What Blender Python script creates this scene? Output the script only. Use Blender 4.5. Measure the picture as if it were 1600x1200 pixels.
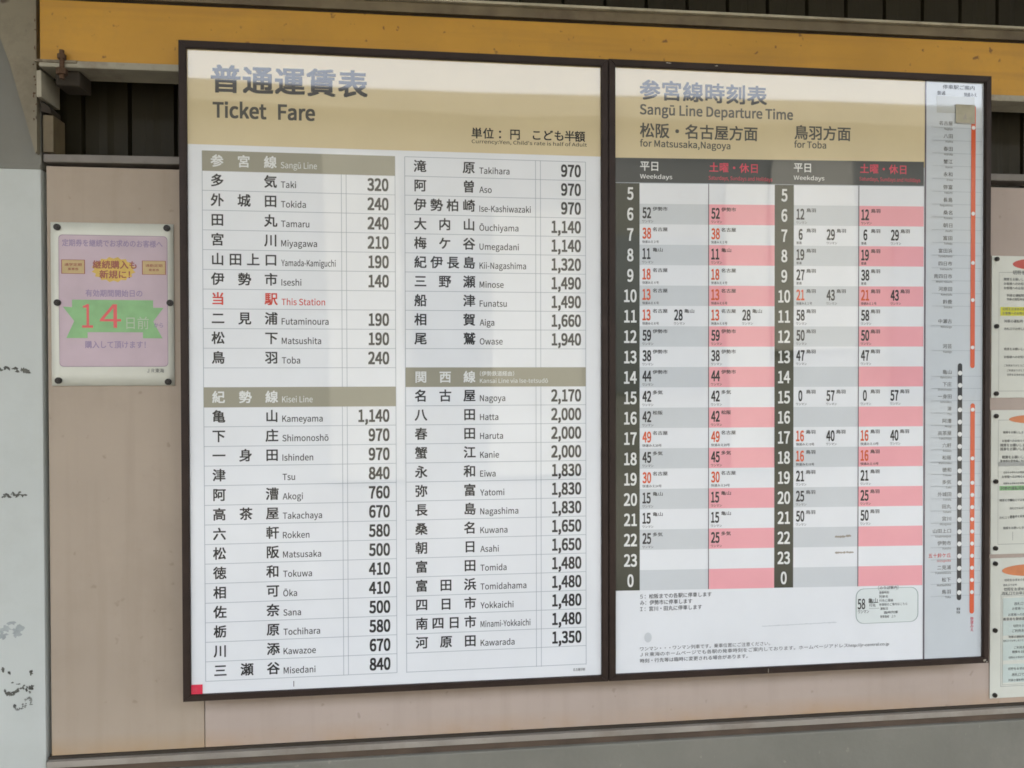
import bpy, bmesh, math, random
from mathutils import Matrix, Vector
random.seed(7)
S = bpy.context.scene
for o in list(bpy.data.objects):
    bpy.data.objects.remove(o)
C = S.collection
PI = math.pi

# ------------------------------------------------------------------ camera
cd = bpy.data.cameras.new('camera')
cam = bpy.data.objects.new('camera', cd)
C.objects.link(cam)
yaw, pitch, roll = 0.11005, -0.01119, -0.00238
fwd = Vector((math.sin(yaw)*math.cos(pitch), math.cos(yaw)*math.cos(pitch), math.sin(pitch)))
rt = Vector((math.cos(yaw), -math.sin(yaw), 0))
up = rt.cross(fwd)
r2 = rt*math.cos(roll) + up*math.sin(roll)
u2 = -rt*math.sin(roll) + up*math.cos(roll)
m = Matrix((r2, u2, -fwd)).transposed().to_4x4()
m.translation = Vector((0.38618, -1.24758, 1.55851))
cam.matrix_world = m
cd.sensor_width = 36
cd.lens = 1155/1600*36
cd.clip_start = 0.02
cd.clip_end = 1000
S.camera = cam

# ------------------------------------------------------------------ light
W = bpy.data.worlds.new('World')
S.world = W
W.use_nodes = True
nt = W.node_tree
nt.nodes.clear()
sky = nt.nodes.new('ShaderNodeTexSky')
sky.sky_type = 'NISHITA'
sky.sun_disc = False
SUN_EL, SUN_AZ = math.radians(58), math.radians(20)      # sun stands behind the wall
sky.sun_elevation = SUN_EL
sky.sun_rotation = SUN_AZ
sky.air_density = 1.0
sky.dust_density = 6.0
sky.ozone_density = 1.0
bg = nt.nodes.new('ShaderNodeBackground')
bg.inputs['Strength'].default_value = 0.15
wo = nt.nodes.new('ShaderNodeOutputWorld')
hs = nt.nodes.new('ShaderNodeHueSaturation')              # thin cloud: a paler sky
hs.inputs['Saturation'].default_value = 0.4
nt.links.new(sky.outputs[0], hs.inputs['Color'])
nt.links.new(hs.outputs[0], bg.inputs[0])
nt.links.new(bg.outputs[0], wo.inputs[0])
sl = bpy.data.lights.new('sun', 'SUN')
sl.energy = 0.5
sl.angle = math.radians(14)
sl.color = (1, .96, .9)
sun = bpy.data.objects.new('sun', sl)
C.objects.link(sun)
sd = Vector((math.sin(SUN_AZ)*math.cos(SUN_EL), math.cos(SUN_AZ)*math.cos(SUN_EL), math.sin(SUN_EL)))
sun.rotation_euler = sd.to_track_quat('Z', 'Y').to_euler()
S.view_settings.view_transform = 'Standard'
S.view_settings.look = 'None'
S.view_settings.gamma = 1
S.view_settings.use_curve_mapping = False
S.view_settings.exposure = 3.80
S.cycles.max_bounces = 8
S.cycles.diffuse_bounces = 5
S.cycles.filter_width = 1.7

# ------------------------------------------------------------------ materials
def sock(n, name, v):
    if name in n.inputs:
        n.inputs[name].default_value = v

def mat(name, col, rough=.6, var=.12, scale=6, dirt=None, dirt_amt=0, dirt_scale=3, bump=0, bump_scale=60,
        coat=0, spec=.5, metal=0, grime=None, foot=None, streak=None):
    m = bpy.data.materials.new(name)
    m.use_nodes = True
    nt = m.node_tree
    N, L = nt.nodes, nt.links
    p = N['Principled BSDF']
    sock(p, 'Roughness', rough)
    sock(p, 'Specular IOR Level', spec)
    sock(p, 'Metallic', metal)
    geo = N.new('ShaderNodeNewGeometry')
    pos = geo.outputs['Position']
    def noise(sc, det=4, ro=.55):
        n = N.new('ShaderNodeTexNoise')
        n.inputs['Scale'].default_value = sc
        n.inputs['Detail'].default_value = det
        n.inputs['Roughness'].default_value = ro
        L.new(pos, n.inputs['Vector'])
        return n.outputs[0]
    def mul(a, lo, hi, f0=.3, f1=.7):
        r = N.new('ShaderNodeMapRange')
        r.inputs[1].default_value = f0
        r.inputs[2].default_value = f1
        r.inputs[3].default_value = lo
        r.inputs[4].default_value = hi
        L.new(a, r.inputs[0])
        return r.outputs[0]
    c = N.new('ShaderNodeRGB')
    c.outputs[0].default_value = (*col, 1)
    cur = c.outputs[0]
    if var:
        h = N.new('ShaderNodeVectorMath')
        h.operation = 'SCALE'
        L.new(cur, h.inputs[0])
        L.new(mul(noise(scale, 6), 1-var, 1+var), h.inputs['Scale'])
        cur = h.outputs[0]
    if dirt:
        mx = N.new('ShaderNodeMix')
        mx.data_type = 'RGBA'
        mx.inputs[7].default_value = (*dirt, 1)
        L.new(cur, mx.inputs[6])
        L.new(mul(noise(dirt_scale, 8, .7), 0, dirt_amt, .5, .75), mx.inputs[0])
        cur = mx.outputs[2]
    if grime:                                    # small dark specks: (colour, scale, amount)
        mx = N.new('ShaderNodeMix')
        mx.data_type = 'RGBA'
        mx.inputs[7].default_value = (*grime[0], 1)
        L.new(cur, mx.inputs[6])
        L.new(mul(noise(grime[1], 2, .5), 0, grime[2], .68, .74), mx.inputs[0])
        cur = mx.outputs[2]
    if streak:                                   # faint runs and smears, drawn out downwards
        mp = N.new('ShaderNodeMapping')
        mp.inputs['Scale'].default_value = (2.5, 40, 55) if name == 'yellow_paint' else (38, 38, 2.2)
        L.new(pos, mp.inputs[0])
        n = N.new('ShaderNodeTexNoise')
        n.inputs['Scale'].default_value = 1
        n.inputs['Detail'].default_value = 5
        L.new(mp.outputs[0], n.inputs['Vector'])
        mx = N.new('ShaderNodeMix')
        mx.data_type = 'RGBA'
        mx.inputs[7].default_value = (*streak, 1)
        L.new(cur, mx.inputs[6])
        L.new(mul(n.outputs[0], 0, .38, .5, .78), mx.inputs[0])
        cur = mx.outputs[2]
    if foot:                                     # rust creeping up from the bottom joint
        sp = N.new('ShaderNodeSeparateXYZ')
        L.new(pos, sp.inputs[0])
        a = mul(sp.outputs[2], .85, 0, .953, .985)
        ml = N.new('ShaderNodeMath')
        ml.operation = 'MULTIPLY'
        L.new(a, ml.inputs[0])
        L.new(mul(noise(5, 6, .65), .1, 1, .35, .7), ml.inputs[1])
        mx = N.new('ShaderNodeMix')
        mx.data_type = 'RGBA'
        mx.inputs[7].default_value = (*foot, 1)
        L.new(cur, mx.inputs[6])
        L.new(ml.outputs[0], mx.inputs[0])
        cur = mx.outputs[2]
    L.new(cur, p.inputs['Base Color'])
    if bump:
        b = N.new('ShaderNodeBump')
        b.inputs['Strength'].default_value = 1
        b.inputs['Distance'].default_value = bump
        L.new(noise(bump_scale, 5), b.inputs['Height'])
        L.new(b.outputs[0], p.inputs['Normal'])
    if coat:                                     # glossy film, slightly wavy
        sock(p, 'Specular IOR Level', .1)
        sock(p, 'Coat Weight', 1)
        sock(p, 'Coat Roughness', .03)
        sock(p, 'Coat IOR', coat)
        b = N.new('ShaderNodeBump')
        b.inputs['Strength'].default_value = 1
        b.inputs['Distance'].default_value = .004
        L.new(noise(1.7, 1, .4), b.inputs['Height'])
        L.new(b.outputs[0], p.inputs['Coat Normal'])
    return m

GL = 1.65
def film(name, col, var=.03):
    return mat(name, col, rough=.5, var=var, scale=9, coat=GL)

M = dict(
    paper=film('board_paper', (.78, .80, .81)),
    strip_paper=film('route_paper', (.57, .61, .625)),
    tan=film('tan_print', (.68, .57, .345)),
    head=film('olive_grey_print', (.315, .30, .225)),
    ink=film('black_print', (.036, .036, .036), 0),
    ink_soft=film('grey_print', (.12, .115, .10), 0),
    white_ink=film('white_print', (.74, .75, .72), 0),
    red_ink=film('red_print', (.62, .06, .04), 0),
    orange_ink=film('orange_print', (.68, .115, .04), 0),
    dark_red=film('dark_red_print', (.66, .07, .11), 0),
    pink=film('pink_print', (.84, .375, .405)),
    grey_band=film('grey_band_print', (.60, .63, .64)),
    day_band=film('charcoal_print', (.055, .06, .058)),
    hour=film('olive_print', (.05, .053, .035)),
    rule=film('rule_print', (.36, .40, .43), 0),
    rule_dark=film('dark_rule_print', (.13, .11, .13), 0),
    note=film('pale_note_print', (.72, .77, .745)),
    green_line=film('green_line_print', (.30, .38, .35), 0),
    patch_beige=mat('dull_beige', (.40, .37, .26), .5, .12, 60),
    scuff=film('brown_scuff', (.36, .33, .27), .3),
    strip_grey=film('grey_paper', (.47, .49, .46)),
    pale_metal=mat('bare_aluminium', (.38, .34, .27), .5, .2, 60),
    red_label=film('red_label', (.72, .04, .08)),
    frame=mat('brown_frame', (.033, .021, .016), .5, .2, 30, spec=.25, bump=.0002),
    yellow=mat('yellow_paint', (.56, .29, .030), .55, .1, 5, dirt=(.42, .24, .04), dirt_amt=.45, dirt_scale=16,
               grime=((.16, .07, .02), 62, .85), bump=.0008, bump_scale=45, streak=(.30, .15, .03)),
    lip=mat('pale_flange_paint', (.36, .33, .25), .6, .2, 12, dirt=(.10, .05, .025), dirt_amt=.7, dirt_scale=10),
    siding=mat('dark_siding', (.026, .022, .012), .55, .25, 5, dirt=(.04, .034, .022), dirt_amt=.5, dirt_scale=4, spec=.2),
    angle=mat('steel_angle', (.155, .12, .065), .6, .3, 9, dirt=(.06, .035, .02), dirt_amt=.7, dirt_scale=8),
    angle_top=mat('steel_angle_edge', (.44, .40, .29), .6, .2, 9, dirt=(.10, .06, .03), dirt_amt=.6, dirt_scale=12),
    rail=mat('grey_rail', (.20, .18, .155), .6, .2, 10, dirt=(.08, .06, .04), dirt_amt=.5, dirt_scale=9),
    panel=mat('beige_panel', (.43, .35, .295), .6, .08, 2.5, dirt=(.34, .27, .215), dirt_amt=.4, dirt_scale=3,
              grime=((.24, .19, .14), 55, .4), bump=.0006, bump_scale=14, foot=(.42, .26, .12), streak=(.35, .28, .22)),
    panel_tan=mat('tan_panel', (.40, .325, .248), .6, .09, 2.5, dirt=(.30, .235, .165), dirt_amt=.45, dirt_scale=3,
              grime=((.22, .17, .12), 48, .4), bump=.0006, bump_scale=14, foot=(.40, .25, .11), streak=(.31, .245, .175)),
    gap=mat('dark_joint', (.035, .026, .016), .8, .2, 20),
    sill=mat('grey_sill', (.30, .27, .225), .6, .2, 8, dirt=(.12, .08, .05), dirt_amt=.6, dirt_scale=6),
    sill_brown=mat('brown_sill_edge', (.085, .058, .038), .7, .3, 12),
    plinth=mat('plinth_concrete', (.178, .172, .14), .8, .15, 3, dirt=(.225, .21, .175), dirt_amt=.7, dirt_scale=10,
               grime=((.3, .285, .23), 70, .5), bump=.002, bump_scale=30),
    pillar=mat('pale_blue_paint', (.51, .535, .50), .5, .05, 4, dirt=(.40, .41, .36), dirt_amt=.4, dirt_scale=5,
               bump=.0006, bump_scale=18),
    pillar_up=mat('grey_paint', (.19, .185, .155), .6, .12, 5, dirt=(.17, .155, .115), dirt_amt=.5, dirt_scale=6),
    gusset=mat('stained_gusset_paint', (.235, .205, .14), .65, .18, 7, dirt=(.11, .08, .05), dirt_amt=.6, dirt_scale=12,
               grime=((.06, .035, .02), 26, .8)),
    rust=mat('rust', (.085, .045, .022), .85, .4, 60, dirt=(.22, .14, .07), dirt_amt=.6, dirt_scale=50),
    clamp=mat('rusting_clamp_paint', (.27, .23, .16), .7, .3, 30, dirt=(.075, .04, .02), dirt_amt=1, dirt_scale=45),
    chip=mat('bare_dark_metal', (.085, .085, .07), .8, .5, 90, dirt=(.28, .28, .25), dirt_amt=.8, dirt_scale=110),
    chip_mid=mat('grey_worn_paint', (.15, .155, .14), .8, .5, 90, dirt=(.36, .37, .34), dirt_amt=.8, dirt_scale=90),
    chip_pale=mat('worn_paint', (.33, .355, .345), .7, .2, 60),
    poster=mat('laminated_paper', (.66, .66, .565), .35, .06, 12, bump=.0006, bump_scale=10),
    poster_b=mat('laminated_white_paper', (.64, .65, .57), .35, .05, 12),
    lav=mat('lavender_print', (.55, .43, .47), .3, .08, 14, bump=.0012, bump_scale=9),
    lav_edge=mat('lavender_edge_print', (.32, .24, .31), .4, .05, 14),
    p_yellow=mat('poster_yellow_print', (.66, .45, .10), .4, .1, 40),
    p_ochre=mat('poster_ochre_print', (.55, .41, .19), .4, .08, 40),
    p_green=mat('poster_green_print', (.255, .48, .215), .4, .1, 40),
    p_purple=mat('poster_purple_ink', (.30, .235, .37), .4, 0),
    p_red=mat('poster_red_ink', (.72, .12, .12), .4, 0),
    p_brown=mat('poster_brown_ink', (.33, .10, .07), .4, 0),
    p_pale=mat('poster_pale_ink', (.46, .52, .38), .4, 0),
    p_ink=mat('poster_grey_ink', (.12, .125, .12), .4, 0),
    p_line=mat('poster_line_ink', (.26, .28, .25), .4, 0),
    p_hi=mat('poster_highlight', (.62, .60, .03), .4, .05),
    p_orange=mat('poster_orange_print', (.62, .22, .09), .4, .08, 40),
    p_redoval=mat('poster_red_print', (.52, .07, .045), .4, .08, 40),
    p_tint=mat('poster_tint_print', (.55, .63, .58), .4, 0),
    p_grey=mat('poster_grey_print', (.36, .37, .34), .4, 0),
    pin=mat('black_screw_cap', (.022, .018, .014), .4, .1, 40),
    ground=mat('ground_concrete', (.075, .07, .06), .9, .15, .6, dirt=(.05, .045, .04), dirt_amt=.5, dirt_scale=1.5, spec=.05),
    canopy=mat('canopy_underside', (.12, .115, .10), .7, .1, 2),
    shed=mat('shed_wall', (.065, .062, .05), .8, .15, 1),
    shed_roof=mat('shed_roof', (.060, .057, .046), .8, .15, 1),
    shed_pale=mat('shed_pale_panel', (.165, .155, .12), .7, .1, 2),
    shed_dark=mat('shed_window_dark', (.03, .035, .04), .2, .1, 3),
)

# ------------------------------------------------------------------ helpers
def obj(name, bm, m, parent=None, smooth=False):
    me = bpy.data.meshes.new(name)
    if isinstance(bm, tuple):
        me.from_pydata(bm[0], [], bm[1])
        me.update()
    else:
        bm.to_mesh(me)
        bm.free()
    me.materials.append(M[m])
    if smooth:
        for p in me.polygons:
            p.use_smooth = True
    o = bpy.data.objects.new(name, me)
    C.objects.link(o)
    if parent is not None:
        o.parent = parent
        o.matrix_parent_inverse = world_of(parent).inverted()
    return o

def world_of(o):
    w = Matrix.Translation(o.location) @ o.rotation_euler.to_matrix().to_4x4()
    if o.parent:
        w = world_of(o.parent) @ o.matrix_parent_inverse @ w
    return w

def tag(o, label, cat, group=None, kind=None):
    if kind:
        o['kind'] = kind
    if label:
        o['label'] = label
    if cat:
        o['category'] = cat
    if group:
        o['group'] = group
    return o

def thing(name, label, cat, loc, group=None):
    o = bpy.data.objects.new(name, None)
    o.empty_display_size = .05
    C.objects.link(o)
    o.location = loc
    return tag(o, label, cat, group, 'thing')

def box(x0, x1, y0, y1, z0, z1, sl=0, bm=None, bev=0):
    """box; sl = fall of the piece along x (metres per metre)"""
    bm = bm or bmesh.new()
    vs = [bm.verts.new((x, y, z + sl*x)) for x in (x0, x1) for y in (y0, y1) for z in (z0, z1)]
    for f in ((0, 1, 3, 2), (4, 6, 7, 5), (0, 4, 5, 1), (2, 3, 7, 6), (0, 2, 6, 4), (1, 5, 7, 3)):
        bm.faces.new([vs[i] for i in f])
    bmesh.ops.recalc_face_normals(bm, faces=bm.faces)
    if bev:
        bmesh.ops.bevel(bm, geom=list(bm.edges), offset=bev, segments=2, affect='EDGES', profile=.6)
    return bm

def prism(pts, y0, y1):
    """outline in x,z extruded from y0 (front) to y1"""
    bm = bmesh.new()
    a = [bm.verts.new((x, y0, z)) for x, z in pts]
    b = [bm.verts.new((x, y1, z)) for x, z in pts]
    bm.faces.new(a)
    bm.faces.new(list(reversed(b)))
    n = len(pts)
    for i in range(n):
        bm.faces.new((a[i], b[i], b[(i+1) % n], a[(i+1) % n]))
    bmesh.ops.recalc_face_normals(bm, faces=bm.faces)
    return bm

def disc(x, z, r, y0, y1, n=20):
    return prism([(x + r*math.cos(2*PI*i/n), z + r*math.sin(2*PI*i/n)) for i in range(n)], y0, y1)

def join(*bms):
    out = bmesh.new()
    for b in bms:
        t = bpy.data.meshes.new('tmp')
        b.to_mesh(t)
        b.free()
        out.from_mesh(t)
        bpy.data.meshes.remove(t)
    return out

# ---- lettering: glyph outlines turned into flat print lying on a sheet
_fc = bpy.data.curves.new('glyphs', 'FONT')
_fo = bpy.data.objects.new('glyphs', _fc)
C.objects.link(_fo)
_fc.resolution_u = 4
try:                                    # the sans face that ships inside Blender; else its built-in face
    _sans = bpy.data.fonts.load(bpy.utils.resource_path('LOCAL') + '/datafiles/fonts/Noto Sans CJK Regular.woff2')
except Exception:
    _sans = None
_base = _fc.font
_cache = {}
def glyphs(s):
    if s not in _cache:
        _fc.body = s
        _fc.font = _sans if _sans and all(ord(c) < 592 for c in s) else _base
        bpy.context.view_layer.update()
        me = bpy.data.meshes.new_from_object(_fo.evaluated_get(bpy.context.evaluated_depsgraph_get()))
        _cache[s] = ([(v.co.x, v.co.y) for v in me.vertices], [tuple(p.vertices) for p in me.polygons])
        bpy.data.meshes.remove(me)
    return _cache[s]
def bounds(s):
    v = glyphs(s)[0]
    return min(p[0] for p in v), max(p[0] for p in v), min(p[1] for p in v), max(p[1] for p in v)
_H = bounds('H')
_K = bounds('国')
CAP = _H[3] - _H[2]
KH, KC, KX = _K[3]-_K[2], (_K[3]+_K[2])/2, (_K[1]+_K[0])/2

class Print:
    """flat print on a plane y; warp(x, z) lets the paper stretch a little"""
    def __init__(self, y, warp=None):
        self.y, self.v, self.f, self.warp = y, [], [], warp
        self.mats, self.mi, self.cur = [], [], None
    def on(self, m, y=None):
        """go on printing in another ink, a hair above the last"""
        if m not in self.mats:
            self.mats.append(m)
        self.cur = m
        if y is not None:
            self.y = y
        return self
    def face(self, f):
        self.f.append(f)
        self.mi.append(self.cur)
    def pt(self, x, z, lift=0):
        if self.warp:
            x, z = self.warp(x, z)
        self.v.append((x, self.y-lift, z))
        return len(self.v) - 1
    def poly(self, pts):
        a = sum(pts[i][0]*pts[(i+1) % len(pts)][1] - pts[(i+1) % len(pts)][0]*pts[i][1] for i in range(len(pts)))
        if a < 0:
            pts = list(reversed(pts))
        self.face(tuple(self.pt(*p) for p in pts))
        return self
    def rect(self, x0, x1, z0, z1, n=1):
        for i in range(n):
            a, b = x0+(x1-x0)*i/n, x0+(x1-x0)*(i+1)/n
            self.poly([(a, z0), (b, z0), (b, z1), (a, z1)])
        return self
    def hline(self, x0, x1, z, t=.0008):
        return self.rect(x0, x1, z-t/2, z+t/2)
    def vline(self, x, z0, z1, t=.0008):
        return self.rect(x-t/2, x+t/2, z0, z1)
    def ring(self, pts, t):
        n = len(pts)
        cx = sum(p[0] for p in pts)/n
        cz = sum(p[1] for p in pts)/n
        q = []
        for x, z in pts:
            d = math.hypot(x-cx, z-cz)
            q.append((x-(x-cx)/d*t, z-(z-cz)/d*t))
        for i in range(n):
            j = (i+1) % n
            self.poly([pts[i], pts[j], q[j], q[i]])
        return self
    def dot(self, x, z, r, n=12, rz=None):
        return self.poly([(x+r*math.cos(2*PI*i/n), z+(rz or r)*math.sin(2*PI*i/n)) for i in range(n)])
    def put(self, s, off, fx, fz):
        """off thickens the strokes: the same letters printed again with a small shift"""
        vs, fs = glyphs(s)
        sh = [(0, 0)] if off < .001 else [(-off, -off), (off, off), (-off, off), (off, -off)]
        for k, (dx, dy) in enumerate(sh):
            b = len(self.v)
            for x, y in vs:
                self.pt(fx(x+dx), fz(y+dy), k*.00002)
            for f in fs:
                self.face(tuple(b+i for i in f))
    def latin(self, s, x, z, cap, w=None, align='L', sx=1.0, off=0.0):
        """baseline at z, capital height cap; w forces the width"""
        x0, x1, _, _ = bounds(s)
        k = cap/CAP
        kx = w/(x1-x0) if w else k*sx
        wd = (x1-x0)*kx
        xs = x if align == 'L' else x-wd if align == 'R' else x-wd/2
        self.put(s, off*CAP/.68, lambda a: xs+(a-x0)*kx, lambda a: z+a*k)
        return self
    def kanji(self, c, x, z, h, off=.012, sx=1.0):
        k = h/KH
        self.put(c, off, lambda a: x+(a-KX)*k*sx, lambda a: z+(a-KC)*k)
        return self
    def spread(self, s, xa, xb, z, h, off=.012):
        """characters centred from xa to xb"""
        n = len(s)
        for i, c in enumerate(s):
            self.kanji(c, xa if n == 1 else xa+(xb-xa)*i/(n-1), z, h, off)
        return self
    def line(self, s, x, z, h, w=None, align='L', off=.01):
        """a running line of Japanese, centred on z"""
        x0, x1, _, _ = bounds(s)
        k = h/KH
        kx = w/(x1-x0) if w else k
        wd = (x1-x0)*kx
        xs = x if align == 'L' else x-wd if align == 'R' else x-wd/2
        self.put(s, off, lambda a: xs+(a-x0)*kx, lambda a: z+(a-KC)*k)
        return self
    def build(self, name, m, parent):
        o = obj(name, (self.v, self.f), m or self.mats[0], parent)
        if self.mats:
            for k in self.mats[1:] if not m else self.mats:
                o.data.materials.append(M[k])
            idx = [m]+self.mats if m else self.mats
            for p, c in zip(o.data.polygons, self.mi):
                p.material_index = idx.index(c) if c in idx else 0
        return o

def rounded(x0, x1, z0, z1, r, n=5):
    pts = []
    for cx, cz, a0 in ((x1-r, z1-r, 0), (x0+r, z1-r, 90), (x0+r, z0+r, 180), (x1-r, z0+r, 270)):
        for i in range(n+1):
            a = math.radians(a0+90*i/n)
            pts.append((cx+r*math.cos(a), cz+r*math.sin(a)))
    return pts

# ------------------------------------------------------------------ setting
g = obj('platform_ground', ([(-150, -150, 0), (150, -150, 0), (150, 150, 0), (-150, 150, 0)], [(0, 1, 2, 3)]), 'ground')
tag(g, None, None, kind='structure')

XL, XR = -3.5, 4.5
# beige panel wall, joint at x = .019
wall = thing('panel_wall', 'flat beige panel wall behind the two framed boards', 'wall', (0, .02, .95))
obj('wall_panel', box(-.2165, .0178, 0, .04, .9535, 1.892), 'panel_tan', wall)
obj('wall_panel', box(.0192, XR, 0, .04, .9535, 1.9, 0), 'panel', wall)
obj('joint_backing', box(XL, XR, .041, .05, .9, 1.885), 'gap', wall)
obj('bottom_joint', box(-.2200, XR, -.004, .039, .9490, .9532), 'gap', wall)

sill = thing('wall_sill', 'narrow grey ledge rail under the beige panels', 'sill', (0, 0, .93))
obj('ledge', box(-.2195, XR, -.012, .04, .9390, .9488, bev=.001), 'sill', sill)
obj('lower_edge', box(-.2195, XR, -.008, .04, .9275, .9388), 'sill_brown', sill)
pl = obj('concrete_plinth', box(XL, XR, -.014, .30, -.2, .9272, bev=.003), 'plinth')
tag(pl, 'rough grey concrete plinth along the foot of the wall', 'plinth', kind='thing')

rail = obj('cross_rail', box(-.2185, XR, -.006, .03, 1.8990, 1.9118, sl=.0085, bev=.002), 'rail')
tag(rail, 'thin grey rail between the dark opening and the beige panels', 'rail', kind='thing')

# dark ribbed siding behind the beam
def siding(x0, x1, y, z0, z1, pitch, ph):
    v, f = [], []
    xs = []
    x = ph + math.floor((x0-ph)/pitch)*pitch
    while x < x1:
        xs += [(x-.0035, 0), (x-.0012, .012), (x+.0012, .012), (x+.0035, 0), (x+pitch*.5-.012, 0), (x+pitch*.5, .0025), (x+pitch*.5+.012, 0)]
        x += pitch
    for xx, d in xs:
        v += [(xx, y+d, z0), (xx, y+d, z1)]
    for i in range(len(xs)-1):
        f.append((2*i, 2*i+2, 2*i+3, 2*i+1))
    return v, f
sd_ = thing('ribbed_siding', 'dark ribbed metal siding behind the yellow beam', 'siding', (0, .06, 1.9))
obj('upper_siding', siding(XL, XR, .04, 2.10, 3.6, .0752, .695), 'siding', sd_)
obj('lower_siding', siding(XL, XR, .07, 1.88, 2.12, .0746, -.117), 'siding', sd_)
obj('siding_backing', box(XL, XR, .085, .10, 1.88, 3.6), 'siding', sd_)

TB = .0055
beam = thing('yellow_beam', 'yellow painted steel beam with rust specks above the boards', 'beam', (0, 0, 2.05))
obj('web', box(-.2100, XR, -.030, .03, 2.0478, 2.1415, sl=TB, bev=.0015), 'yellow', beam)
obj('bottom_flange', box(-.2100, XR, -.034, .02, 2.0365, 2.0475, sl=TB, bev=.002), 'lip', beam)
ang = thing('steel_angle', 'rusty grey steel angle along the top of the yellow beam', 'steel angle', (0, 0, 2.15))
obj('lower_leg', box(-.2100, XR, -.022, .03, 2.1420, 2.1475, sl=TB), 'gap', ang)
obj('upright_leg', box(-.2100, XR, -.029, .03, 2.1478, 2.1640, sl=TB, bev=.001), 'angle', ang)
obj('top_edge', box(-.2100, XR, -.036, .03, 2.1643, 2.1688, sl=TB, bev=.001), 'angle_top', ang)

# steel post at the left
post = thing('steel_post', 'pale blue painted post with chipped rust marks left of the poster', 'post', (-.35, 0, 0))
obj('shaft', box(-.50, -.2235, -.004, .04, 0, 1.8860, bev=.0015), 'pillar', post)
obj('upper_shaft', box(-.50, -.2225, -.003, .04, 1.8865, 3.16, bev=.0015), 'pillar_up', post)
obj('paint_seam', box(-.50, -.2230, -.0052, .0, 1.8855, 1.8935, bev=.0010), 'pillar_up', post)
obj('gusset_plate', prism([(-.2875, 2.135), (-.2805, 2.099), (-.2622, 2.046), (-.2258, 1.908), (-.2235, 1.912), (-.2222, 2.31), (-.339, 2.31)], -.014, -.0032), 'gusset', post)
def chips(spots, y=-.0043):
    p = Print(y)
    for k, (x, z, r, rz) in enumerate(spots):
        n = 13
        p.y = y-.00001*k
        p.poly([(x+r*math.cos(2*PI*i/n)*random.uniform(.35, 1.25), z+rz*math.sin(2*PI*i/n)*random.uniform(.35, 1.25)) for i in range(n)])
    return p
def stroke(pts, w, n):
    """a broken brush of overlapping flakes along a line"""
    out = []
    for i in range(n):
        t = i/(n-1)*(len(pts)-1)
        k = min(int(t), len(pts)-2)
        f = t-k
        out.append((pts[k][0]*(1-f)+pts[k+1][0]*f+random.gauss(0, w*.25), pts[k][1]*(1-f)+pts[k+1][1]*f+random.gauss(0, w*.35),
                    w*random.uniform(.4, 1.7), w*random.uniform(.4, 1.5)))
    return [q for q in out if random.random() > .3]
sp = stroke([(-.292, 1.571), (-.268, 1.5725), (-.252, 1.5685), (-.242, 1.5665)], .0030, 34)      # upper flaked streak
chips(sp).build('rust_chip', 'chip', post)
sp = stroke([(-.284, 1.369), (-.279, 1.375), (-.274, 1.368), (-.269, 1.376), (-.264, 1.369), (-.259, 1.3755), (-.255, 1.371), (-.247, 1.372)], .0022, 44)
chips(sp).build('rust_chip', 'chip', post)
sp = [(-.2445, 1.090, .0031, .0046), (-.2765, 1.091, .0024, .0040), (-.2865, 1.096, .0030, .0055)]
sp += stroke([(-.287, 1.066), (-.280, 1.059), (-.272, 1.057), (-.266, 1.063), (-.258, 1.066), (-.250, 1.064), (-.243, 1.064)], .0030, 34)
sp += stroke([(-.272, 1.075), (-.258, 1.072), (-.246, 1.066), (-.247, 1.058)], .0018, 14)
chips(sp).build('rust_chip', 'chip', post)
sp = stroke([(-.269, 1.041), (-.269, 1.033), (-.263, 1.0325), (-.257, 1.033), (-.257, 1.040)], .0022, 22)
sp += stroke([(-.253, 1.036), (-.252, 1.047), (-.247, 1.050), (-.244, 1.046), (-.245, 1.038)], .0020, 20)
chips(sp).build('worn_patch', 'chip_mid', post)
sp = stroke([(-.290, 1.150), (-.286, 1.158), (-.280, 1.163), (-.283, 1.151)], .0048, 14)
sp += stroke([(-.271, 1.169), (-.266, 1.158), (-.262, 1.165), (-.264, 1.152)], .0055, 14)
chips(sp).build('worn_patch', 'chip_pale', post)
chips([(-.2245+random.uniform(-.003, .001), 2.02+random.uniform(-.06, .1), random.uniform(.0008, .0025), random.uniform(.001, .004)) for i in range(14)], -.0143).build('rust_chip', 'rust', post)

# clamp bolt under the beam
bolt = thing('beam_bolt', 'rusty bolt and clamp holding the beam flange beside the post', 'bolt', (-.175, -.03, 2.04))
bm = bmesh.new()
bmesh.ops.create_cone(bm, cap_ends=True, segments=16, radius1=.0036, radius2=.0036, depth=.044, matrix=Matrix.Translation((-.1745, -.030-.008, 2.0380)))
obj('shank', bm, 'rust', bolt)
bm = bmesh.new()
bmesh.ops.create_cone(bm, cap_ends=True, segments=6, radius1=.0062, radius2=.0062, depth=.007, matrix=Matrix.Translation((-.1745, -.038, 2.0500)))
bmesh.ops.create_cone(bm, cap_ends=True, segments=6, radius1=.0080, radius2=.0080, depth=.009, matrix=Matrix.Translation((-.1745, -.038, 2.0270)))
obj('nut', bm, 'rust', bolt)
obj('clamp_plate', box(-.2165, -.154, -.0365, .02, 2.0420, 2.0462, bev=.0012), 'clamp', bolt)
obj('clamp_block', box(-.192, -.156, -.022, .02, 2.012, 2.0360, bev=.003), 'gap', bolt)
obj('hook', prism([(-.2185, 1.975), (-.2040, 1.971), (-.2040, 1.979), (-.2120, 1.986), (-.2185, 1.990)], -.012, .02), 'gap', bolt)
obj('side_bar', box(-.2175, -.2020, -.008, .03, 1.912, 1.970, bev=.001), 'angle', bolt)
obj('flange_end', box(-.2165, -.2095, -.028, .03, 1.991, 2.0320, bev=.001), 'lip', bolt)

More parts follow.
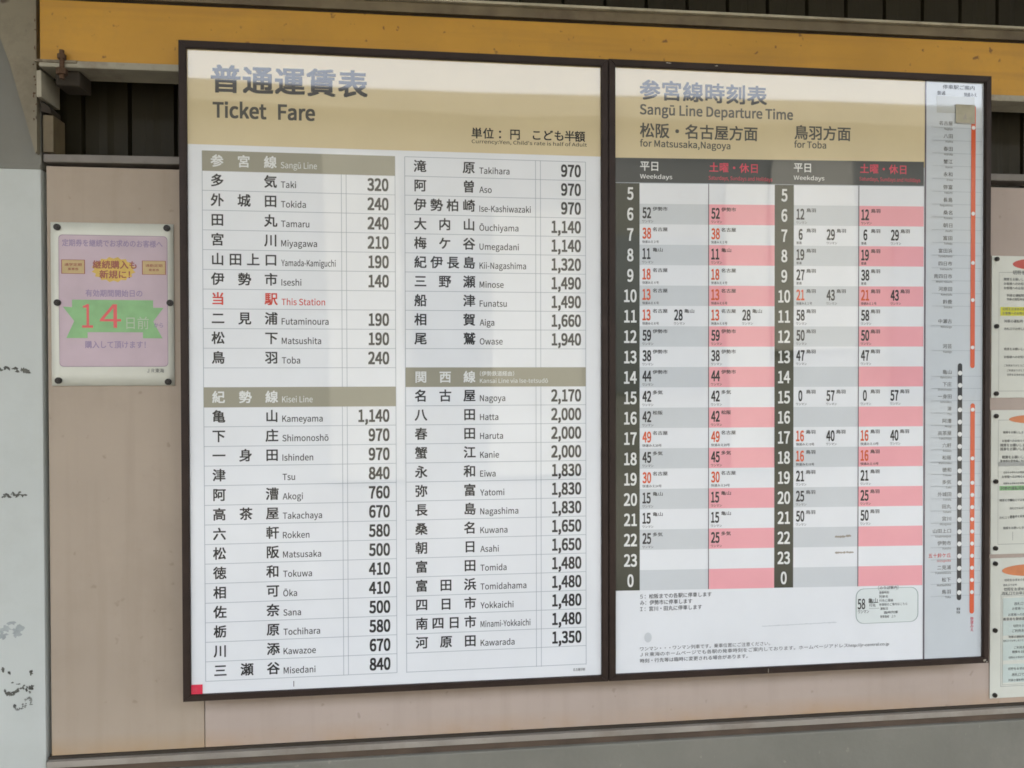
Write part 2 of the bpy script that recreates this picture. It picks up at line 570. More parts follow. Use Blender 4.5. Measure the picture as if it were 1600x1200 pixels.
# unseen platform canopy, sized to shade the upper wall; the shed across the tracks (seen as reflections in the boards)
can = thing('platform_canopy', 'unseen grey canopy roof over the platform, sized to shade the upper wall', 'canopy', (0, -.5, 3.17))
obj('roof_sheet', box(-9, 9, -2.4, .3, 3.17, 3.23), 'canopy', can)
obj('fascia', box(-9, 9, -2.44, -2.4002, 3.15, 3.25), 'canopy', can)
shed = thing('station_shed', 'low dark shed across the tracks reflected in the boards', 'shed', (0, -11, 0))
obj('wall', box(-22, 22, -13, -9.3, 0, 5.15), 'shed', shed)
obj('roof', box(-22.5, 22.5, -13.3, -9.0, 5.15, 5.45), 'shed_roof', shed)
for x0, x1, z0, z1 in ((-8, -6.6, 1.2, 3.6), (-4.6, -2.9, 1.2, 3.6), (.15, 1.10, 1.2, 3.4), (3.0, 4.4, 1.3, 3.6), (7.2, 9.0, 1.2, 3.6)):
    obj('window', box(x0, x1, -9.299, -9.25, z0, z1), 'shed_dark', shed)
for x0, x1, z0, z1 in ((-1.05, .0, .1, 4.6), (1.25, 2.5, .1, 3.9), (4.75, 5.40, .1, 4.4), (5.45, 6.6, 2.0, 4.7), (-6.3, -5.0, .1, 4.0)):  # pale panels added to put lighter bands into the board reflections
    obj('pale_panel', box(x0, x1, -9.299, -9.22, z0, z1), 'shed_pale', shed)

# ------------------------------------------------------------------ fare board
YF = -.050
YS = -.0445            # paper surface
def y_ink(k):
    return YS - .00025*k

def board_frame(x0, x1, z0, z1, xi0, xi1, zi0, zi1, parent):
    """mitred bars of a picture frame with a small inner lip"""
    bars = []
    def bar(a, b, c, d):
        bm = prism([a, b, c, d], YF, -.001)
        bmesh.ops.bevel(bm, geom=[e for e in bm.edges if all(v.co.y < -.04 for v in e.verts)], offset=.0013, segments=2, affect='EDGES')
        return bm
    bars = [bar((x0, z1), (x1, z1), (xi1, zi1), (xi0, zi1)), bar((x1, z1), (x1, z0), (xi1, zi0), (xi1, zi1)),
            bar((x1, z0), (x0, z0), (xi0, zi0), (xi1, zi0)), bar((x0, z0), (x0, z1), (xi0, zi1), (xi0, zi0))]
    return obj('frame', join(*bars), 'frame', parent)

fb = thing('fare_board', 'brown framed fare board with a white price table headed Ticket Fare', 'notice board', (.34, -.025, 1.05))
board_frame(.0005, .6788, 1.0500, 2.0795, .0120, .6675, 1.0600, 2.0675, fb)
sh = obj('printed_sheet', box(.0112, .6683, YS, YS+.003, 1.0593, 2.0683), 'paper', fb)
obj('back_board', box(.0070, .6720, YS+.0035, -.004, 1.056, 2.073), 'frame', fb)
t = Print(y_ink(1)).on('tan').rect(.0112, .6683, 1.9205, 2.0683).on('ink', y_ink(2))
for i, c in enumerate('普通運賃表'):
    t.kanji(c, .0700+.0488*i, 2.0225, .0395, .024, 1.06)
for c, x in zip('単位：円こども半額', (.4625, .4815, .5050, .5250, .5605, .5790, .5980, .6155, .6325)):
    t.kanji(c, x, 1.9520, .0160, .018)
t.latin("Currency:Yen, Child's rate is half of Adult", .4543, 1.9360, .0056, w=.190, off=.006)
t.on('ink_soft').latin('Ticket', .0508, 1.9635, .0228, w=.080, off=.026).latin('Fare', .1500, 1.9635, .0228, w=.0555, off=.026)
t.build('header_band', None, sh)

P, Z1 = .0308, 1.8953
def zr(i):
    return Z1 - P*i
CL = dict(x0=.0335, x1=.3310, k0=.0560, k1=.1370, l=.1530, p=.3200, v=(.2465, .2540))
CR = dict(x0=.3465, x1=.6420, k0=.3710, k1=.4495, l=.4665, p=.6335, v=(.5587, .5668))
left = [None, ('多気', 'Taki', '320'), ('外城田', 'Tokida', '240'), ('田丸', 'Tamaru', '240'), ('宮川', 'Miyagawa', '210'),
        ('山田上口', 'Yamada-Kamiguchi', '190'), ('伊勢市', 'Iseshi', '140'), ('当駅', 'This Station', ''), ('二見浦', 'Futaminoura', '190'),
        ('松下', 'Matsushita', '190'), ('鳥羽', 'Toba', '240'), None, None, ('亀山', 'Kameyama', '1,140'), ('下庄', 'Shimonoshō', '970'),
        ('一身田', 'Ishinden', '970'), ('津', 'Tsu', '840'), ('阿漕', 'Akogi', '760'), ('高茶屋', 'Takachaya', '670'), ('六軒', 'Rokken', '580'),
        ('松阪', 'Matsusaka', '500'), ('徳和', 'Tokuwa', '410'), ('相可', 'Ōka', '410'), ('佐奈', 'Sana', '500'), ('栃原', 'Tochihara', '580'),
        ('川添', 'Kawazoe', '670'), ('三瀬谷', 'Misedani', '840')]
right = [('滝原', 'Takihara', '970'), ('阿曽', 'Aso', '970'), ('伊勢柏崎', 'Ise-Kashiwazaki', '970'), ('大内山', 'Ōuchiyama', '1,140'),
         ('梅ケ谷', 'Umegadani', '1,140'), ('紀伊長島', 'Kii-Nagashima', '1,320'), ('三野瀬', 'Minose', '1,490'), ('船津', 'Funatsu', '1,490'),
         ('相賀', 'Aiga', '1,660'), ('尾鷲', 'Owase', '1,940'), None, None, ('名古屋', 'Nagoya', '2,170'), ('八田', 'Hatta', '2,000'),
         ('春田', 'Haruta', '2,000'), ('蟹江', 'Kanie', '2,000'), ('永和', 'Eiwa', '1,830'), ('弥富', 'Yatomi', '1,830'), ('長島', 'Nagashima', '1,830'),
         ('桑名', 'Kuwana', '1,650'), ('朝日', 'Asahi', '1,650'), ('富田', 'Tomida', '1,480'), ('富田浜', 'Tomidahama', '1,480'),
         ('四日市', 'Yokkaichi', '1,480'), ('南四日市', 'Minami-Yokkaichi', '1,480'), ('河原田', 'Kawarada', '1,350')]
for c, rows, nrow in ((CL, left, 27), (CR, right, 27)):
    r = Print(y_ink(1))
    zt, zb = zr(0)+P/2, zr(nrow-1)-P/2
    if c is CR:
        zb -= .001
    for i in range(nrow+1):
        r.hline(c['x0'], c['x1'], zr(i)+P/2)
    for x in (c['x0'], c['x1'], *c['v']):
        r.vline(x, zb, zt, .0009 if x in (c['x0'], c['x1']) else .0008)
    r.build('table_rules', 'rule', sh)
    for i, row in enumerate(rows):
        if not row:
            continue
        nm, la, pr = row
        z = zr(i)
        t = Print(y_ink(1)).on('paper').rect(c['x0']+.0005, c['x1']-.0005, z-P/2+.0005, z+P/2-.0005).on('red_ink' if nm == '当駅' else 'ink', y_ink(2))
        t.spread(nm, c['k0'], c['k1'], z+.0005, .0180, .021)
        lw = {'Yamada-Kamiguchi': .084, 'Ise-Kashiwazaki': .084, 'Minami-Yokkaichi': .082, 'Kii-Nagashima': .076}.get(la)
        t.latin(la, c['l'], z-.0085, .0098, w=lw, sx=.92, off=.008)
        if pr:
            t.latin(pr, c['p'], z-.0092, .0186, align='R', sx=.80, off=.030)
        t.on('rule').rect(c['v'][0]-.0004, c['v'][0]+.0004, z-P/2+.0005, z+P/2-.0005).rect(c['v'][1]-.0004, c['v'][1]+.0004, z-P/2+.0005, z+P/2-.0005)
        o = t.build('fare_row', None, sh)
        if nm == '当駅':
            o['label'] = 'red row marking this station'
def heading(c, i, jp, en, small=None):
    z = zr(i)
    t = Print(y_ink(1.6)).on('head').rect(c['x0'], c['x1'], z-.0158, z+.0158).on('white_ink', y_ink(2.4)).spread(jp, c['k0'], c['k1'], z, .0175, .02)
    if small:
        t.line(small, c['l'], z+.0055, .0075, w=.056, off=.006).latin(en, c['l'], z-.0095, .0068, w=.112)
    else:
        t.latin(en, c['l'], z-.0085, .0095, sx=.85)
    t.build('section_heading', None, sh)
heading(CL, 0, '参宮線', 'Sangū Line')
heading(CL, 12, '紀勢線', 'Kisei Line')
heading(CR, 11, '関西線', 'Kansai Line via Ise-tetsudō', '（伊勢鉄道経由）')
Print(y_ink(2)).line('名古屋印刷', .6200, 1.0705, .0046, w=.020, off=.004).build('printer_mark', 'ink', sh)
st = obj('red_label', box(.0095, .0290, YS-.0016, YS-.0011, 1.0602, 1.0750), 'red_label', fb)
st['label'] = 'small red corner label'
Print(YS-.0018).latin('JR', .0130, 1.0645, .0055, off=.01).build('label_lettering', 'dark_red', st)
tick = Print(y_ink(2)).rect(.1678, .1690, 1.0645, 1.0735).build('scratch_mark', 'ink_soft', sh)

# ------------------------------------------------------------------ timetable board
tb = thing('timetable_board', 'brown framed departure timetable with pink and grey rows and a route strip', 'notice board', (1.02, -.025, 1.05))
board_frame(.6800, 1.3640, 1.0500, 2.0805, .6915, 1.3525, 1.0605, 2.0690, tb)
sh2 = obj('printed_sheet', box(.6907, 1.2420, YS, YS+.003, 1.0598, 2.0698), 'paper', tb)
obj('back_board', box(.6860, 1.3580, YS+.0035, -.004, 1.056, 2.074), 'frame', tb)
def wp(x, z):
    return x, 1.55+(z-1.55)*(1+.045*(x-.74))
def wtop(x, z):
    return (x, z) if z > 2.06 else wp(x, z)
XH0, XH1, XA, XB, XG0, XG1, XD, XE = .6907, .7335, .8525, .9690, .9690, 1.0032, 1.1205, 1.2405
NT, ZT0, RP = 20, 1.8785, .03400
def zt(i):
    return ZT0-RP*i
t = Print(y_ink(1)).on('tan').rect(XH0, 1.2420, 1.9185, 2.0698).on('ink', y_ink(2))
for i, c in enumerate('参宮線時刻表'):
    t.kanji(c, .7512+.0372*i, 2.0330-.0005*i, .0300, .022, 1.06)
t.on('ink_soft').latin('Sangū Line Departure Time', .7343, 1.9930, .0160, w=.2665, off=.022)
for i, c in enumerate('松阪・名古屋方面'):
    t.kanji(c, .7465+.0257*i, 1.9660, .0225, .018)
t.latin('for Matsusaka,Nagoya', .7343, 1.9395, .0108, w=.156, off=.016)
for i, c in enumerate('鳥羽方面'):
    t.kanji(c, 1.0160+.0258*i, 1.9715, .0225, .018)
t.latin('for Toba', 1.0037, 1.9460, .0108, w=.057, off=.016)
t.build('header_band', None, sh2)
t = Print(y_ink(1.5), wp).on('day_band').rect(XH0, XE, ZT0+.0010, 1.9203, 4).on('white_ink', y_ink(2.2))
t.warp = None
for x, z in ((.7343, 1.9070), (1.0027, 1.9120)):
    t.kanji('平', x+.0080, z, .0150, .014).kanji('日', x+.0250, z, .0150, .014)
    t.latin('Weekdays', x, z-.0205, .0068, w=.055, off=.008)
t.on('dark_red')
for x, z in ((.8525, 1.9080), (1.1215, 1.9135)):
    for i, c in enumerate('土曜・休日'):
        t.kanji(c, x+.0090+.0178*i, z, .0150, .014)
    t.latin('Saturdays, Sundays and Holidays', x, z-.0205, .0062, w=.112, off=.004)
t.build('day_band', None, sh2)
for x0, x1, xc in ((XH0, XH1, XH0+.0268), (XG0, XG1, (XG0+XG1)/2)):
    t = Print(y_ink(1), wp).on('hour').rect(x0, x1, zt(NT), ZT0).on('white_ink', y_ink(2))
    for i in range(NT):
        s = str(5+i) if i < 19 else '0'
        t.latin(s, xc, zt(i)-.0272, .0196, align='C', sx=.78, off=.022)
    t.build('hour_column', None, sh2)
p = Print(y_ink(2), wp)
p.hline(XH0, XE, ZT0+.0005, .0010).build('table_rule', 'rule', sh2)
for x in (XA, XD):
    p = Print(y_ink(3), wp)
    p.vline(x, zt(NT), ZT0, .0014).build('table_rule', 'rule_dark', sh2)
def entry(p, x, hr, mn, dest, note, red=False):
    """minutes, destination above right and small note below"""
    zc = zt(hr-5)
    p.on('orange_ink' if red else 'ink', y_ink(2))
    p.latin(mn, x+(.0005 if len(mn) > 1 else .0045), zc-.0235, .0168, sx=.60, off=.028)
    p.on('ink')
    p.line(dest, x+.0178, zc-.0085, .0062, w=.0085*len(dest), off=.014)
    p.line(note, x, zc-.0293, .0045, w=.0047*len(note), off=.008)
WM = 'ワンマン'
weekM = {6: [('52', '伊勢市', 0)], 7: [('38', '名古屋', '快速みえ２号')], 8: [('11', '亀山', 0)], 9: [('18', '名古屋', '快速みえ４号')],
         10: [('13', '名古屋', '快速みえ６号')], 11: [('13', '名古屋', '快速みえ８号'), ('28', '亀山', 0)], 12: [('59', '伊勢市', 0)],
         13: [('38', '伊勢市', 0)], 14: [('44', '伊勢市', 0)], 15: [('42', '多気', 0)], 16: [('42', '松阪', 0)], 17: [('49', '名古屋', '快速みえ20号')],
         18: [('45', '多気', 0)], 19: [('30', '名古屋', '快速みえ24号')], 20: [('15', '亀山', 0)], 21: [('15', '亀山', 0)], 22: [('25', '多気', 0)]}
def toba(nine):
    return {6: [('12', '鳥羽', 0)], 7: [('6', '鳥羽', '普通'), ('29', '鳥羽', 0)], 8: [('19', '鳥羽', '普通')], 9: [(nine, '鳥羽', '普通')],
            10: [('21', '鳥羽', '快速みえ１号'), ('43', '鳥羽', 0)], 11: [('58', '鳥羽', 0)], 12: [('50', '鳥羽', 0)], 13: [('47', '鳥羽', 0)],
            15: [('0', '鳥羽', 0), ('57', '鳥羽', 0)], 17: [('16', '鳥羽', '快速みえ13号'), ('40', '鳥羽', 0)], 18: [('16', '鳥羽', '快速みえ15号')],
            19: [('21', '鳥羽', 0)], 20: [('25', '鳥羽', 0)], 21: [('50', '鳥羽', 0)]}
for x0, x1, tabl, band in ((XH1, XA, weekM, 'grey_band'), (XA, XB, weekM, 'pink'), (XG1, XD, toba('27'), 'grey_band'), (XD, XE, toba('38'), 'pink')):
    for i in range(NT):
        p = Print(y_ink(1), wp).on(band if i % 2 else 'paper').rect(x0, x1, zt(i+1), zt(i))
        for k, (mn, ds, nt_) in enumerate(tabl.get(5+i, ())):
            entry(p, x0+.0045+.0545*k, 5+i, mn, ds, nt_ or WM, bool(nt_) and nt_ != '普通')
        p.build('timetable_cell', None, sh2)
t = Print(y_ink(2)).on('ink')
for k, s in enumerate(('５：松阪までの各駅に停車します', 'み：伊勢市に停車します', 'Ｉ：宮川・田丸に停車します')):
    t.line(s, .7340, 1.1880-.0108*k+.0003*k, .0075, w=(.124, .090, .107)[k], off=.004)
t.build('footnote', None, sh2)
t = Print(y_ink(2)).on('ink')
t.line('ワンマン・・・ワンマン列車です。乗車位置にご注意ください。', .7339, 1.1000, .0066, w=.228, off=.0)
t.line('ＪＲ東海のホームページでも各駅の発車時刻をご案内しております。ホームページアドレスhttp://jr-central.co.jp', .7339, 1.0905, .0066, w=.445, off=.0)
t.line('時刻・行先等は臨時に変更される場合があります。', .7339, 1.0800, .0066, w=.188, off=.002)
t.build('footnote', None, sh2)
t = Print(y_ink(1)).on('note').poly(rounded(1.1170, 1.2330, 1.1270, 1.1880, .014)).on('green_line', y_ink(2)).ring(rounded(1.1170, 1.2330, 1.1270, 1.1880, .014), .0014).ring(rounded(1.1580, 1.1960, 1.1840, 1.1925, .0035), .0009).on('ink', y_ink(3)).latin('58', 1.1205, 1.1530, .0170, sx=.56, off=.016).line('亀山', 1.1400, 1.1665, .0080, off=.006)
t.line('ワンマン', 1.1210, 1.1480, .0060, w=.020, off=.004).line('のりば案内', 1.1610, 1.1883, .0050, w=.032, off=.003)
t.line('行先', 1.1415, 1.1585, .0055, off=.0)
for k, (s, x, w) in enumerate((('発車時刻', 1.1600, .018), ('列車名', 1.1600, .016), ('行先と経路', 1.1600, .026), ('停車駅のご案内はこちら', 1.1600, .052),
                               ('運転日', 1.1620, .014), ('臨時列車', 1.1690, .026), ('発車番線　上り', 1.1620, .028))):
    t.line(s, x, 1.1800-.0070*k, .0046, w=w, off=.0)
t.hline(1.1415, 1.1600, 1.1630, .0004).hline(1.1415, 1.1600, 1.1530, .0004)
t.build('note_box', None, sh2)
for x0, x1, z, h in ((1.080, 1.097, 1.2795, .0022), (1.079, 1.113, 1.2520, .0022), (1.100, 1.106, 1.2805, .0022)):
    t = Print(y_ink(2.5))
    for k in range(7):
        xx = x0+(x1-x0)*(k+random.random()*.6)/7
        t.y -= .00001
        t.poly([(xx+.0035*math.cos(a*PI/4)*random.uniform(.6, 1.1), z+h*math.sin(a*PI/4)*random.uniform(.5, 1.1)) for a in range(8)])
    t.build('scuff_mark', 'scuff', sh2)
t = Print(y_ink(2.5))
for k in range(16):
    xx = .952+.125*k/15
    t.y -= .00001
    t.poly([(xx+.006*math.cos(a*PI/4), 1.1300+.0016*k/15+.0012*math.sin(a*PI/4)*random.uniform(.4, 1.1)) for a in range(8)])
t.build('scuff_mark', 'grey_band', sh2)
Print(y_ink(2.5)).dot(.7475, 1.1190, .0065, 14, .0085).build('scuff_mark', 'grey_band', sh2)

# route strip on the right of the timetable
obj('divider', box(1.2421, 1.2442, YS-.0012, YS+.002, 1.0600, 2.0698), 'rule_dark', tb)
rs = obj('route_strip', box(1.2443, 1.3530, YS, YS+.003, 1.0598, 2.0698), 'strip_paper', tb)
low = list(zip('亀山 下庄 一身田 津 阿漕 高茶屋 六軒 松阪 徳和 多気 外城田 田丸 宮川 山田上口 伊勢市 五十鈴ケ丘 二見浦 松下 鳥羽'.split(),
               'Kameyama Shimonoshō Ishinden Tsu Akogi Takachaya Rokken Matsusaka Tokuwa Taki Tokida Tamaru Miyagawa Yamada-Kamiguchi Iseshi Isuzugaoka Futaminoura Matsushita Toba'.split(),
               [1.5612-.02145*i for i in range(19)]))
hi = list(zip('名古屋 八田 春田 蟹江 永和 弥富 長島 桑名 朝日 富田 富田浜 四日市 南四日市 河原田 鈴鹿 中瀬古 河芸'.split(),
              'Nagoya Hatta Haruta Kanie Eiwa Yatomi Nagashima Kuwana Asahi Tomida Tomidahama Yokkaichi Minami-Yokkaichi Kawarada Suzuka Nakasego Kawage'.split(),
              [1.9947-.0222*i for i in range(15)]+[1.6498, 1.6061]))
r = Print(y_ink(1))
for jp, en, z in low+hi:
    r.hline(1.2560, 1.3500, z-.0055, .0006)
r.build('station_rules', 'rule', rs)
for jp, en, z in low+hi:
    q = Print(y_ink(1)).on('strip_paper').rect(1.2560, 1.2955, z-.0102, z+.0072).on('red_ink' if jp == '五十鈴ケ丘' else 'ink_soft', y_ink(2))
    q.line(jp, 1.2940, z+.0020, .0072, w=.0085*len(jp) if len(jp) > 1 else None, align='R', off=.004)
    q.latin(en, 1.2940, z-.0092, .0036, w=min(.0026*len(en), .030), align='R', off=.0)
    q.build('station_name', None, rs)
t = Print(y_ink(2))
t.line('普通', 1.2800, 2.0490, .0070, align='R', off=.006).line('快速みえ', 1.3390, 2.0480, .0066, w=.024, align='R', off=.006)
t.line('停車駅ご案内', 1.3350, 2.0600, .0070, w=.060, align='R', off=.004)
t.build('strip_heading', 'ink', rs)
t = Print(y_ink(2)).line('普通', 1.3120, 1.1460, .0045, w=.007, align='R', off=.006).line('列車', 1.3120, 1.1400, .0045, w=.007, align='R', off=.006)
t.build('line_caption', 'ink', rs)
def pill(x0, x1, z0, z1):
    return rounded(x0, x1, z0, z1, (x1-x0)/2.02, 6)
t = Print(y_ink(2)).on('ink').poly(pill(1.3055, 1.3140, 1.1615, 1.5785)).on('white_ink', y_ink(3))
for jp, en, z in low:
    t.dot(1.3098, z, .0042)
t.build('line_bar', None, rs)
t = Print(y_ink(2)).on('orange_ink').poly(pill(1.3290, 1.3375, 1.5700, 2.0300)).on('white_ink', y_ink(3))
for z in (1.9904, 1.8406, 1.7544, 1.6893, 1.6062):
    t.dot(1.3332, z, .0034)
t.build('line_bar', None, rs)
t = Print(y_ink(2)).on('orange_ink').poly(pill(1.3298, 1.3383, 1.1370, 1.5080)).on('white_ink', y_ink(3))
for k, (jp, en, z) in enumerate(low):
    if k in (3, 7) or k >= 9:
        t.dot(1.3340, z, .0036)
t.build('line_bar', None, rs)
Print(y_ink(2)).line('快', 1.3345, 1.1280, .006, align='C', off=.006).line('速', 1.3345, 1.1215, .006, align='C', off=.006).line('み', 1.3345, 1.1150, .006, align='C', off=.006).line('え', 1.3345, 1.1085, .006, align='C', off=.006).build('line_caption', 'dark_red', rs)

tp = obj('beige_patch', box(1.2985, 1.3345, YS-.0022, YS-.0018, 1.9975, 2.0300), 'patch_beige', rs)  # thin beige patch near the top of the strip
tp['label'] = 'beige patch at the top of the route strip'
Print(YS-.0024).on('scuff').rect(1.3030, 1.3345, 1.9970, 1.9990).poly([(1.3115, 2.0040), (1.3190, 2.0040), (1.3180, 2.0120), (1.3165, 2.0160), (1.3150, 2.0120)]).build('patch_mark', None, tp)
Print(y_ink(1.5)).on('strip_grey').rect(1.2640, 1.3350, 2.0150, 2.0440).build('grey_area', None, rs)  # plain grey rectangle below the strip heading
for x, z in ((.7800, 2.0790), (.7835, 2.0786), (.8640, 2.0778)):
    chips([(x, z-.0016, .0035, .0010)], YF-.0002).build('worn_edge', 'pale_metal', tb)
chips([(1.3550, 1.0555, .0030, .0028), (1.3595, 1.0525, .0022, .0016)], YF-.0002).build('worn_edge', 'pale_metal', tb)
Print(YF-.0002).on('pale_metal').rect(.9560, .9568, 1.0515, 1.0590).build('worn_edge', None, tb)

# ------------------------------------------------------------------ small poster at the left
def screw(x, z, r, parent):
    bm = disc(x, z, r, -.0062, -.0020, 18)
    bmesh.ops.bevel(bm, geom=[e for e in bm.edges if all(v.co.y < -.006 for v in e.verts)], offset=.0014, segments=2, affect='EDGES')
    bmesh.ops.create_cone(bm, cap_ends=True, segments=10, radius1=r*.32, radius2=r*.25, depth=.0012,
                          matrix=Matrix.Translation((x, -.0066, z)) @ Matrix.Rotation(PI/2, 4, 'X'))
    o = obj('screw', bm, 'pin', parent)
    return o
YP = -.0020
po = thing('paper_poster', 'lavender notice with a green ribbon and red 14 beside the fare board', 'poster', (-.117, 0, 1.545), 'laminated notices screwed to the wall')
v, f = [], []
n = 14
for j in range(n+1):
    for i in range(n+1):
        x = -.2105+.1863*i/n
        z = 1.5440+.2595*j/n
        e = max(abs(i/n-.5), abs(j/n-.5))*2
        v.append((x, YP+.0003*math.sin(i*1.3)*math.cos(j*.9)*(1 if 0 < i < n and 0 < j < n else .2), z))
for j in range(n):
    for i in range(n):
        a = j*(n+1)+i
        f.append((a, a+1, a+n+2, a+n+1))
ps = obj('laminated_sheet', (v, f), 'poster', po, True)
md = ps.modifiers.new('thickness', 'SOLIDIFY')
md.thickness = .0006
md.offset = -1
def yp(k):
    return YP-.0004-.0002*k
Print(yp(0)).poly(rounded(-.1985, -.0335, 1.5745, 1.7840, .006)).build('print_field', 'lav', ps)
Print(yp(1)).ring(rounded(-.1985, -.0335, 1.5745, 1.7840, .006), .0010).build('print_border', 'lav_edge', ps)
for x0, x1, w_ in ((-.1945, -.1590, '通学定期'), (-.0725, -.0360, '通勤定期')):
    Print(yp(1)).on('p_ochre').rect(x0, x1, 1.7220, 1.7445).on('p_brown', yp(2)).ring([(x0, 1.7220), (x1, 1.7220), (x1, 1.7445), (x0, 1.7445)], .0014)\
        .line(w_, (x0+x1)/2, 1.7365, .0044, w=.026, align='C').line('乗車券', (x0+x1)/2, 1.7295, .0040, w=.016, align='C').build('ticket_print', None, ps)
star = []
for i in range(32):
    a = 2*PI*i/32
    k = 1.0 if i % 2 else .86
    star.append((-.1158+.034*k*math.cos(a), 1.7295+.0205*k*math.sin(a)))
Print(yp(1)).on('p_yellow').poly(star).on('p_brown', yp(2)).line('継続購入も', -.1140, 1.7370, .0120, w=.066, align='C', off=.02).line('新規に！', -.1140, 1.7215, .0120, w=.046, align='C', off=.02).build('starburst_print', None, ps)
for w_, x, z, h, wd in (('定期券を継続でお求めのお客様へ', -.1170, 1.7710, .0105, .152), ('有効期間開始日の', -.1155, 1.6915, .0105, .086),
                        ('購入して頂けます！', -.1140, 1.6095, .0110, .092), ('から', -.0480, 1.6410, .0075, .014)):
    Print(yp(1)).line(w_, x, z, h, w=wd, align='C', off=.012).build('poster_lettering', 'p_purple', ps)
Print(yp(1)).on('p_green').poly([(-.1790, 1.6810), (-.0560, 1.6810), (-.0560, 1.6690), (-.0400, 1.6690), (-.0560, 1.6470), (-.0420, 1.6200), (-.0720, 1.6200), (-.0720, 1.6295), (-.1560, 1.6295),
                   (-.1560, 1.6200), (-.1880, 1.6200), (-.1760, 1.6470), (-.1930, 1.6700), (-.1790, 1.6690)]).on('p_red', yp(2)).latin('1', -.1640, 1.6365, .0375, sx=.8).latin('4', -.1370, 1.6365, .0375, w=.032).on('p_pale').line('日前', -.0800, 1.6440, .0190, w=.034, align='C', off=.0).build('ribbon_print', None, ps)
Print(yp(1)).line('ＪＲ東海', -.0530, 1.5680, .0066, w=.026, align='C', off=.006).build('issuer_lettering', 'p_ink', ps)
for x, z in ((-.2000, 1.7955), (-.0337, 1.7970), (-.2005, 1.6760), (-.0297, 1.6770), (-.2000, 1.5525), (-.0333, 1.5500)):
    screw(x, z, .0052, po)

# ------------------------------------------------------------------ three notices at the right
def notice(z0, z1, label, pins, fill):
    t = thing('paper_notice', label, 'poster', (1.497, 0, z0), 'laminated notices screwed to the wall')
    s = obj('laminated_sheet', box(1.4045, 1.5900, YP, YP+.0006, z0, z1, bev=.0002), 'poster_b', t)
    fill(s, z0, z1)
    for z in pins:
        screw(1.4135, z, .0042, t)
        screw(1.5800, z, .0042, t)
    return t
LX, RX = 1.4215, 1.5750
def para(p, rows, seed):
    rnd = random.Random(seed)
    bank = ('お客様へのお知らせ', '切符をお求めのお客様は', '乗車券を駅係員にお見せください', '列車の運転時刻', '改札口でお申し出ください', 'ご利用ありがとうございます', '精算をお願いします')
    for x, z, h, n in rows:
        s = ''
        while len(s) < n:
            s += rnd.choice(bank)
        p.line(s[:n], x, z, h, off=.006)
def oval(p, z, rz=.010, x0=1.447, x1=1.535):
    p.dot((x0+x1)/2, z, (x1-x0)/2, 28, rz)
def fill1(s, z0, z1):
    y = YP-.0003
    Print(y).ring([(LX-.003, z0+.012), (RX, z0+.012), (RX, z1-.030), (LX-.003, z1-.030)], .0008).build('border_print', 'p_line', s)
    p = Print(y); oval(p, 1.7605, .0105, 1.4455, 1.54); p.build('oval_print', 'p_redoval', s)
    Print(y-.0001).rect(1.4215, RX-.004, 1.6660, 1.6820).build('highlight_print', 'p_hi', s)
    p = Print(y-.0003)
    para(p, [(1.446, 1.745, .0075, 12), (1.428, 1.7325, .0050, 24), (1.428, 1.7245, .0050, 24), (1.428, 1.7165, .0050, 20), (1.434, 1.7030, .0050, 20), (1.434, 1.6960, .0045, 16),
             (1.4255, 1.6780, .0050, 24), (1.4255, 1.6705, .0050, 24), (1.4290, 1.6560, .0055, 6), (1.4290, 1.6420, .0048, 8), (1.4290, 1.6050, .0048, 10), (1.4290, 1.5905, .0048, 8),
             (1.4290, 1.5750, .0040, 28), (1.4350, 1.5660, .0040, 20), (1.4350, 1.5580, .0040, 24)], 1)
    p.build('notice_lettering', 'p_ink', s)
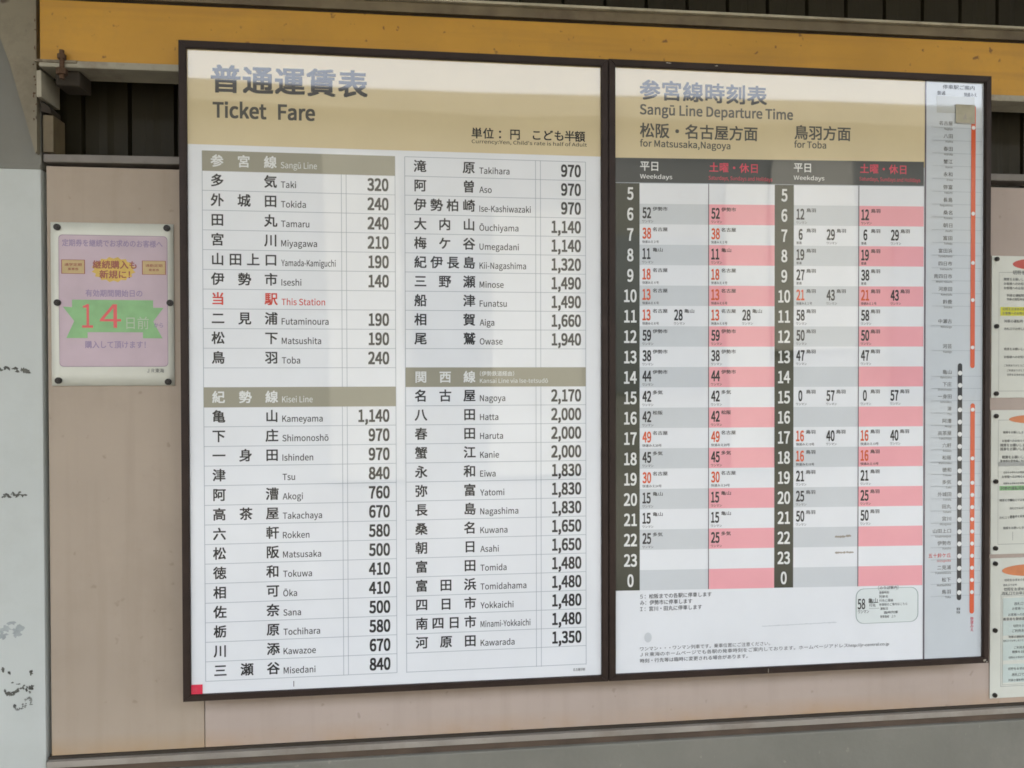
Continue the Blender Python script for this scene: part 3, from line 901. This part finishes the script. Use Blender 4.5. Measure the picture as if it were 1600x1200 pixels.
def fill2(s, z0, z1):
    y = YP-.0003
    Print(y).ring([(LX-.003, z0+.018), (RX, z0+.018), (RX, z1-.018), (LX-.003, z1-.018)], .0008).build('border_print', 'p_line', s)
    p = Print(y-.0002); oval(p, 1.4765, .0080, 1.4395, 1.545); p.build('oval_print', 'p_orange', s)
    Print(y-.0001).rect(1.4215, RX-.004, 1.3460, 1.3545).build('highlight_print', 'p_green', s)
    Print(y-.0001).rect(1.4195, RX-.004, 1.3905, 1.3985).build('divider_print', 'p_grey', s)
    p = Print(y-.0003)
    para(p, [(1.428, 1.4525, .0045, 24), (1.4260, 1.4370, .0045, 28), (1.4225, 1.4290, .0055, 22), (1.4225, 1.4220, .0055, 22), (1.4260, 1.4070, .0055, 20), (1.4225, 1.4000, .0045, 26),
             (1.4290, 1.3790, .0036, 14), (1.4260, 1.3710, .0046, 24), (1.4290, 1.3590, .0036, 22), (1.4235, 1.3500, .0062, 20), (1.4215, 1.3280, .0045, 6), (1.4420, 1.3280, .0045, 18), (1.4420, 1.3130, .0040, 18),
             (1.4215, 1.2960, .0045, 6), (1.4420, 1.2980, .0045, 18), (1.4290, 1.2770, .0046, 22)], 2)
    p.vline(1.4480, 1.2540, 1.2700, .0005)
    p.build('notice_lettering', 'p_ink', s)
def fill3(s, z0, z1):
    y = YP-.0003
    Print(y).ring([(1.4255, .985), (RX, .985), (RX, 1.155), (1.4255, 1.155)], .0008).ring([(1.4290, .988), (RX-.003, .988), (RX-.003, 1.152), (1.4290, 1.152)], .0006).build('border_print', 'p_line', s)
    Print(y-.0001).rect(1.4300, RX-.006, 1.1140, 1.1480).rect(1.4300, RX-.006, 1.0790, 1.1060).rect(1.4300, RX-.006, 1.0330, 1.0720).rect(1.4300, RX-.006, .9920, 1.0260).build('tint_print', 'p_tint', s)
    p = Print(y-.0002); oval(p, 1.1985, .0110, 1.4270, 1.545); p.build('oval_print', 'p_orange', s)
    p = Print(y-.0003)
    para(p, [(1.432, 1.1810, .0046, 22), (1.430, 1.1720, .0040, 6), (1.4310, 1.1640, .0060, 20), (1.4275, 1.1565, .0060, 22), (1.4520, 1.1370, .0055, 12), (1.4480, 1.1280, .0050, 14),
             (1.4400, 1.1170, .0050, 20), (1.4300, 1.1090, .0055, 22), (1.4500, 1.0960, .0050, 12), (1.4480, 1.0870, .0055, 10), (1.4410, 1.0760, .0046, 20), (1.4300, 1.0690, .0036, 24),
             (1.4520, 1.0560, .0050, 12), (1.4480, 1.0480, .0050, 12), (1.4410, 1.0380, .0040, 20), (1.4400, 1.0170, .0050, 14), (1.4480, 1.0060, .0055, 10), (1.4410, .9960, .0044, 18)], 3)
    p.build('notice_lettering', 'p_ink', s)
notice(1.5160, 1.7752, 'notice with a red oval and a yellow highlighted line, right of the timetable', (1.7690, 1.6466, 1.5237), fill1)
notice(1.2290, 1.4935, 'notice with a pale orange oval and a green line, right of the timetable', (1.4827, 1.3629, 1.2405), fill2)
notice(.9640, 1.2220, 'notice with a large orange oval above boxed text, right of the timetable', (1.2123, 1.0896, .9702), fill3)

bpy.data.objects.remove(_fo)
